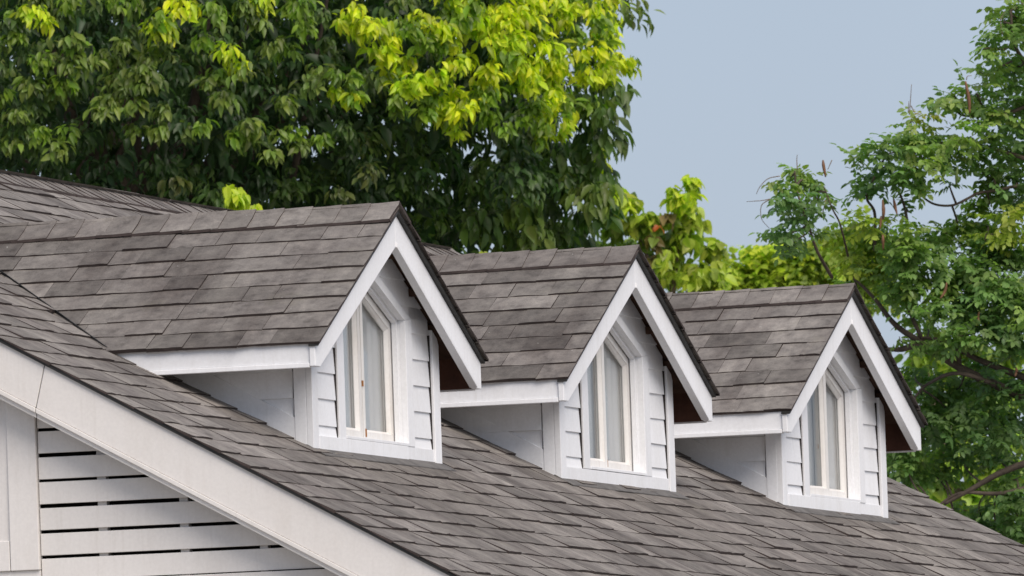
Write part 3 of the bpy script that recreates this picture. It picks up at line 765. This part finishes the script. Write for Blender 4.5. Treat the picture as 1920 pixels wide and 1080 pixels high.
# dark fringe on the right edge
for (u, v) in [(1120, 150), (1150, 180), (1130, 215), (1140, 260), (1110, 290), (1120, 330), (1100, 370), (1090, 420), (1120, 400), (1110, 240), (1090, 200), (1060, 300), (1070, 350), (1130, 370), (960, 300), (1000, 330), (1030, 390), (980, 400), (1040, 440), (940, 350), (1000, 440), (960, 450), (1080, 460), (900, 420)]:
    spray_clump(C1, at(u, v, DT - .8 + rng.uniform(-.4, .4)), fwd, .13, 34, .11, OLD[int(rng.integers(1, 4))], .6, .3)
C1.build(T1, 300)

def small_tree(name, label, cat, px_base, depth, blobs, col_n, tpl, length, n_obj, limbs=(), bark=BARK, trunk_r=.09, fn=None, extra=None, trunk_top=None, twigs=False):
    limb_pts = []
    b = at(*px_base, depth); b[2] = 0
    t = empty(name, b, label, cat); top = at(*(trunk_top or px_base), depth); m = MB()
    pts = spline([b, b + (top - b) * .35 + [.06, .03, 0], b + (top - b) * .7 + [-.05, .04, 0], top], 6)
    tube(m, [p - b for p in pts], np.linspace(trunk_r, trunk_r * .3, len(pts)), 8); m.build('trunk', bark, t, smooth=True)
    for pl, r0, r1 in limbs:
        ctrl = [at(u, v, depth + dd) for u, v, dd in pl]; pts = spline(ctrl, 8); limb_pts += list(pts); m = MB(); tube(m, [p - b for p in pts], np.linspace(r0, r1, len(pts)), 6); m.build('limb', bark, t, smooth=True)
    LP = np.array(limb_pts) if limb_pts else None
    if twigs:
        m = MB()
        for u, v, rp, n, dd, col in blobs:
            if u > 1930 or rng.random() < .25: continue
            p = at(u, v, depth + dd); k = int(np.argmin(np.linalg.norm(LP - p, axis=1))); q = LP[k]
            if np.linalg.norm(q - p) > .9: continue
            e = p + rand_unit(1)[0] * rp * .6 * depth / FPX
            pts = spline([q, (q + p) / 2 + rand_unit(1)[0] * .03, p, e], 4); m = MB(); tube(m, [w_ - b for w_ in pts], np.linspace(.007, .0018, len(pts)), 5); m.build('twig', bark, t, smooth=True)
    c = Crown(tpl)
    for bl in blobs:
        u, v, rp, n, dd, col = bl; p = at(u, v, depth + dd)
        fn(c, p, rp * depth / FPX, n, col, length)
    if extra: extra(t, b)
    c.build(t, n_obj); return t
def f_broad(c, p, r, n, col, length):
    for _ in range(max(1, n // 9)):
        q = p + rand_unit(1)[0] * r * .75 * np.array([1, 1, .9]); spray_clump(c, q, fwd * .6, r * .45, 15, length, col, .58, 0, .35, .2, .45)
def f_pin(c, p, r, n, col, length): pinnate(c, p, fwd * .4, n, r, col, length, 4)

YG = (.38, .48, .060); YG2 = (.52, .62, .05); MG = (.22, .32, .060); BR = (.26, .21, .08)
DM = 86.0
bl = []
for (u, v, r, n, dd, col) in [(1160, 400, 45, 70, 0, MG), (1150, 450, 50, 80, .2, MG), (1200, 400, 40, 60, -.1, YG), (1170, 375, 28, 36, -.2, YG2), (1215, 440, 45, 60, 0, MG), (1270, 375, 34, 56, -.2, YG2), (1290, 345, 18, 20, -.2, YG2), (1262, 355, 16, 16, -.2, YG2), (1305, 345, 10, 10, -.2, YG), (1280, 410, 40, 60, -.1, YG), (1310, 430, 32, 40, 0, YG),
        (1250, 450, 45, 60, .1, MG), (1300, 470, 45, 60, 0, YG), (1335, 470, 24, 26, 0, YG), (1340, 510, 28, 36, 0, YG), (1260, 500, 50, 70, -.1, YG), (1310, 530, 50, 70, 0, YG), (1230, 530, 50, 60, .2, MG), (1350, 540, 30, 36, 0, YG), (1200, 480, 50, 60, .3, MG), (1245, 410, 22, 16, -.25, BR), (1225, 470, 30, 20, -.2, BR), (1290, 560, 60, 50, .2, MG), (1200, 560, 60, 50, .3, MG)]:
    bl.append((u, v, r, int(n * 1.1), dd, col))
def orange_leaves(t, b):
    c = Crown(HEART); p = at(1231, 425, DM - .5); spray_clump(c, p, fwd, .03, 3, .062, (.42, .11, .02), .5, 0, .2, .1); c.build(t, 3, 'withered_leaf')
small_tree('yellow_green_tree', 'yellow-green broadleaf tree between the second dormer peak and the pale sky', 'tree', (1250, 900), DM, bl, None, HEART, .078, 200,
           [([(1250, 700, 0), (1260, 560, 0), (1275, 430, 0), (1295, 350, -.1)], .03, .005), ([(1250, 600, 0), (1220, 500, 0), (1180, 400, 0)], .025, .005), ([(1255, 600, 0), (1310, 520, 0), (1340, 470, 0)], .02, .004)], BARK2, .08, f_broad, orange_leaves, (1250, 560))

DB = 90.0
bl = [(u, v, r, n, dd, col) for (u, v, r, n, dd, col) in [(1400, 520, 30, 60, 0, YG), (1380, 545, 30, 50, 0, YG), (1440, 490, 34, 90, 0, YG2), (1470, 520, 45, 130, 0, YG), (1430, 540, 40, 110, 0, YG), (1520, 500, 45, 130, 0, MG), (1560, 480, 40, 110, .2, YG), (1540, 540, 50, 150, 0, YG), (1590, 520, 45, 130, .2, MG), (1490, 480, 26, 50, 0, YG2), (1480, 570, 60, 120, .2, MG), (1580, 570, 60, 120, .2, MG), (1370, 520, 30, 60, 0, YG), (1350, 560, 40, 70, 0, YG), (1400, 545, 40, 90, 0, YG), (1600, 470, 50, 120, .3, YG), (1640, 500, 50, 120, .3, YG), (1650, 550, 50, 120, .3, YG)]]
small_tree('pale_feathery_tree', 'pale green feathery tree low over the third dormer ridge', 'tree', (1500, 900), DB, [(u, v - 14, r, max(8, n // 2), dd, c) for u, v, r, n, dd, c in bl], None, SMALL, .062, 120,
           [([(1500, 750, 0), (1490, 600, 0), (1445, 500, 0)], .025, .005), ([(1500, 700, 0), (1540, 580, 0), (1560, 480, 0)], .025, .005)], BARK2, .08, f_pin, None, (1500, 580))

# --- bright tree glimpsed low on the right, behind the branches
LB = (.28, .42, .05)
bl = [(1800, 880, 50, 60, 0, LB), (1840, 905, 50, 60, 0, LB), (1790, 930, 40, 50, 0, LB), (1850, 950, 45, 50, 0, LB), (1760, 690, 45, 40, 0, LB), (1730, 640, 30, 26, 0, LB), (1700, 690, 40, 26, 0, LB), (1900, 900, 50, 50, 0, LB), (1850, 840, 40, 40, 0, LB), (1830, 1000, 60, 40, 0, MG), (1905, 760, 40, 30, 0, LB), (1880, 820, 40, 30, 0, LB), (1930, 680, 40, 30, 0, LB)] + [(float(u), float(v), 60, 60, .6, MG) for u in range(1690, 1960, 55) for v in range(560, 1040, 70) if v > 1.9 * (1780 - u) + 560]
small_tree('bright_green_tree', 'bright light green tree glimpsed through the dark branches beside the far roof edge', 'tree', (1830, 1100), 84.0, bl, None, HEART, .085, 120,
           [([(1830, 1050, 0), (1830, 950, 0), (1800, 860, 0)], .03, .006), ([(1840, 1050, 0), (1760, 800, 0), (1730, 640, 0)], .03, .005)], BARK2, .09, f_broad, None, (1830, 1000))

# --- airy tree with small leaflets, hanging pods and open branches
DP = 76.5
G1 = (.185, .305, .095); G2 = (.270, .395, .105); G3 = (.140, .245, .090); G4 = (.40, .49, .085)
B = []
for (u, v, r, n, dd, c) in [(1905, 30, 34, 34, 0, G2), (1880, 75, 40, 40, 0, G1), (1850, 90, 20, 12, 0, G2), (1900, 130, 50, 60, .1, G1), (1855, 140, 34, 30, 0, G2), (1830, 175, 34, 30, 0, G1), (1790, 180, 26, 26, 0, G2), (1765, 195, 18, 12, 0, G1), (1890, 200, 55, 64, .1, G3), (1850, 225, 45, 46, 0, G2), (1900, 275, 55, 60, .2, G1), (1840, 275, 45, 50, 0, G1), (1790, 265, 40, 44, 0, G2), (1740, 260, 38, 44, 0, G1),
        (1735, 228, 18, 12, -.1, (.36, .40, .05)), (1708, 228, 14, 9, -.1, G2), (1700, 265, 34, 40, 0, G2), (1660, 275, 28, 30, 0, G1), (1625, 290, 22, 18, 0, G2), (1605, 290, 10, 6, 0, G2), (1660, 315, 36, 44, 0, G3), (1690, 330, 36, 36, 0, G1), (1640, 345, 26, 20, 0, G3), (1620, 365, 14, 8, 0, G1), (1730, 300, 40, 44, 0, G2), (1780, 305, 30, 20, 0, G1), (1720, 345, 22, 12, 0, G2), (1780, 345, 12, 6, 0, G3), (1860, 320, 40, 40, .1, G1), (1905, 340, 40, 40, .1, G3), (1845, 345, 18, 8, 0, G1), (1870, 370, 20, 10, 0, G1),
        (1490, 325, 28, 30, -.3, G2), (1465, 345, 22, 18, -.3, G2), (1515, 345, 28, 26, -.3, G1), (1480, 370, 24, 20, -.3, G3), (1510, 385, 30, 28, -.3, G3), (1465, 395, 14, 8, -.3, G1), (1530, 370, 18, 12, -.3, G1), (1490, 415, 26, 20, -.3, G3), (1515, 430, 22, 14, -.3, G1), (1460, 440, 14, 7, -.3, G2), (1485, 455, 26, 16, -.3, G3),
        (1625, 415, 30, 26, 0, G4), (1590, 440, 40, 44, .2, G4), (1640, 450, 45, 54, 0, G2), (1700, 440, 40, 40, 0, G2), (1690, 490, 50, 66, 0, G1), (1740, 460, 45, 54, 0, G1), (1790, 435, 45, 54, .1, G2), (1840, 425, 50, 64, .1, G2), (1890, 420, 50, 60, .1, G4), (1905, 480, 50, 60, .1, G1), (1850, 480, 50, 64, 0, G3), (1790, 500, 50, 64, 0, G1), (1740, 530, 45, 50, 0, G2), (1690, 545, 34, 30, 0, G1), (1650, 500, 30, 30, .2, G2), (1610, 490, 40, 40, .3, G4), (1620, 540, 40, 36, .3, G2), (1700, 390, 16, 10, 0, G1), (1850, 385, 30, 26, .1, G2),
        (1860, 545, 55, 66, 0, G1), (1910, 560, 45, 50, 0, G3), (1800, 570, 50, 56, 0, G3), (1750, 585, 34, 28, 0, G1), (1710, 595, 20, 10, 0, G2), (1850, 610, 50, 56, .1, G3), (1905, 630, 50, 50, .1, G3), (1800, 630, 40, 36, 0, G1), (1690, 640, 16, 6, 0, G2), (1760, 650, 28, 16, 0, G1), (1745, 745, 36, 28, .3, G1), (1790, 730, 50, 50, .3, G1), (1840, 700, 40, 34, .2, G3), (1850, 750, 50, 54, .2, G1), (1900, 720, 50, 50, .2, G3), (1905, 790, 50, 54, .2, G3), (1740, 790, 34, 30, .2, G3), (1790, 790, 50, 54, .2, G3), (1850, 810, 50, 50, .2, G3), (1700, 820, 34, 30, .3, G1), (1690, 860, 34, 34, .3, G1), (1740, 850, 45, 46, .3, G2), (1690, 890, 30, 24, .3, G3), (1750, 890, 36, 30, .3, G1), (1800, 850, 40, 34, .3, G3), (1870, 860, 40, 34, .3, G3), (1905, 950, 45, 50, .2, G3), (1870, 990, 45, 46, .3, G3), (1910, 1010, 45, 46, .2, G3), (1840, 970, 30, 20, .3, G3), (1790, 960, 30, 18, .3, G1), (1900, 900, 34, 26, .2, G1), (1715, 700, 30, 22, .3, G1), (1725, 760, 34, 30, .3, G2), (1690, 780, 26, 18, .3, G1), (1735, 620, 30, 22, .3, G2), (1915, 5, 26, 26, 0, G2), (1885, 45, 26, 24, 0, G1), (1918, 180, 50, 60, .2, G1), (1912, 380, 40, 40, .2, G2)]:
    B.append((u, v, r * (1.0 if v < 430 else 1.08), max(3, int(n * (.60 if v < 430 else .82))), dd + rng.uniform(-.25, .25), c))
for k in range(60):                               # the crown goes on beyond the frame
    B.append((rng.uniform(1950, 2750), rng.uniform(-250, 1000), 90, 46, rng.uniform(-.8, .8), [G1, G2, G3][k % 3]))
def pods(t, b):
    def pod(u, v, u2, v2, wpx, mat=PODM, dd=-.25):
        p0, p1 = at(u, v, DP + dd), at(u2, v2, DP + dd); bow = rand_unit(1)[0] * .012; pts = spline([p0, (p0 + p1) / 2 + bow, p1], 6); m = MB(); n = len(pts); w_ = wpx * DP / FPX / 2
        tube(m, [p - b for p in pts], [w_ * (.25 + .75 * math.sin(math.pi * (.08 + .84 * i / (n - 1)))) for i in range(n)], 6); m.build('seed_pod', mat, t, smooth=True)
    pod(1810, 152, 1818, 212, 7); pod(1543, 300, 1548, 332, 6); pod(1655, 375, 1656, 412, 7); pod(1675, 370, 1682, 402, 6); pod(1796, 312, 1793, 348, 6, GREENPOD); pod(1775, 530, 1763, 560, 6); pod(1836, 585, 1837, 605, 5); pod(1655, 440, 1656, 468, 6); pod(1652, 405, 1650, 430, 5); pod(1905, 690, 1903, 706, 6)
    for pl in [[(1462, 330), (1440, 335), (1425, 350), (1418, 364)], [(1445, 373), (1428, 376), (1400, 378)], [(1445, 373), (1428, 385), (1428, 410), (1442, 428)], [(1495, 318), (1494, 300), (1495, 290)], [(1705, 215), (1707, 190), (1709, 158)], [(1708, 198), (1716, 212), (1727, 214)], [(1703, 210), (1704, 190)], [(1812, 150), (1814, 143), (1822, 142)], [(1880, 65), (1876, 40), (1884, 20)], [(1560, 300), (1552, 318)], [(1548, 375), (1542, 400), (1532, 412)]]:
        pts = spline([at(u, v, DP - .3) for u, v in pl], 6); m = MB(); tube(m, [p - b for p in pts], np.linspace(.003, .0015, len(pts)), 5); m.build('twig', BARK2, t, smooth=True)
GREENPOD = plain('green_pod', (.08, .12, .03), .6)
small_tree('airy_pod_tree', 'airy small-leaved tree with bare crooked branches and hanging reddish seed pods beside the third dormer', 'tree', (2180, 1000), DP, B, None, SMALL, .046, 300,
           [([(2170, 760, 0), (2050, 800, 0), (1920, 745, 0), (1810, 695, 0), (1740, 650, 0), (1680, 610, 0), (1640, 560, 0), (1600, 520, .1)], .036, .007), ([(2100, 780, 0), (1980, 730, 0), (1900, 700, 0), (1830, 672, 0), (1770, 640, 0), (1720, 632, 0)], .028, .008),
            ([(1760, 665, 0), (1715, 650, -.05), (1690, 655, 0), (1665, 655, 0)], .022, .012), ([(1900, 735, 0), (1800, 700, -.1), (1740, 720, 0), (1715, 745, 0)], .014, .006), ([(2150, 850, 0), (1960, 862, 0), (1880, 885, 0), (1820, 918, 0), (1770, 945, 0)], .026, .010), ([(1960, 905, 0), (1880, 925, 0), (1800, 925, 0), (1750, 955, 0)], .016, .006),
            ([(2000, 380, 0), (1920, 350, 0), (1870, 357, 0), (1835, 362, 0), (1815, 372, 0), (1785, 385, 0), (1750, 382, 0), (1722, 362, 0), (1700, 340, 0)], .010, .005), ([(1700, 470, 0), (1700, 410, 0), (1690, 370, 0), (1675, 345, 0)], .010, .005), ([(1640, 470, 0), (1640, 400, 0), (1625, 370, 0), (1640, 330, 0)], .010, .005),
            ([(1560, 520, 0), (1532, 470, -.2), (1515, 420, -.3), (1495, 360, -.3), (1490, 320, -.3)], .011, .004), ([(1590, 480, 0), (1575, 420, -.2), (1560, 390, -.3), (1545, 350, -.3)], .007, .003),
            ([(2050, 300, 0), (1960, 200, 0), (1880, 215, 0), (1810, 217, 0), (1790, 205, 0)], .016, .004), ([(1980, 320, 0), (1900, 290, 0), (1820, 270, 0), (1740, 270, 0), (1660, 290, 0)], .014, .004), ([(1730, 640, 0), (1700, 560, 0), (1720, 500, 0), (1700, 450, 0)], .012, .006), ([(1800, 690, 0), (1790, 600, 0), (1830, 520, 0), (1850, 440, 0)], .014, .006), ([(2100, 500, 0), (1960, 180, 0), (1905, 90, 0), (1895, 20, 0)], .02, .006)],
           BARK, .16, f_pin, pods, (2180, 300), True)

# --- young shoots standing just behind the ridge
def shoot(label, u, v, depth, n, col, r, hgt):
    p = at(u, v, depth); b = np.array([p[0], p[1], 0.0]); t = empty('young_sapling', b, label, 'sapling'); m = MB()
    pts = spline([b, b + [.03, .02, p[2] * .5], p + [0, 0, -.03]], 6); tube(m, [q - b for q in pts], np.linspace(.03, .005, len(pts)), 6); m.build('stem', BARK2, t, smooth=True)
    c = Crown(BROAD)
    for k in range(n): spray_clump(c, p + np.array([rng.normal() * r, rng.normal() * r, rng.uniform(-hgt, hgt * .4)]), fwd, r * .8, 9, .085, col, .6, 0, .25, .2)
    for k in range(14): spray_clump(c, b + np.array([rng.normal() * .1, rng.normal() * .1, rng.uniform(p[2] * .6, p[2] - .2)]), fwd, .12, 9, .09, GREEN2, .6)
    c.build(t, 40)
shoot('bright lime young sapling tip poking up behind the first dormer ridge', 443, 366, 77.5, 16, (.46, .56, .03), .035, .10)
shoot('small yellow-green sapling tip just showing behind the second dormer ridge', 880, 482, 78.5, 5, (.30, .36, .03), .04, .06)
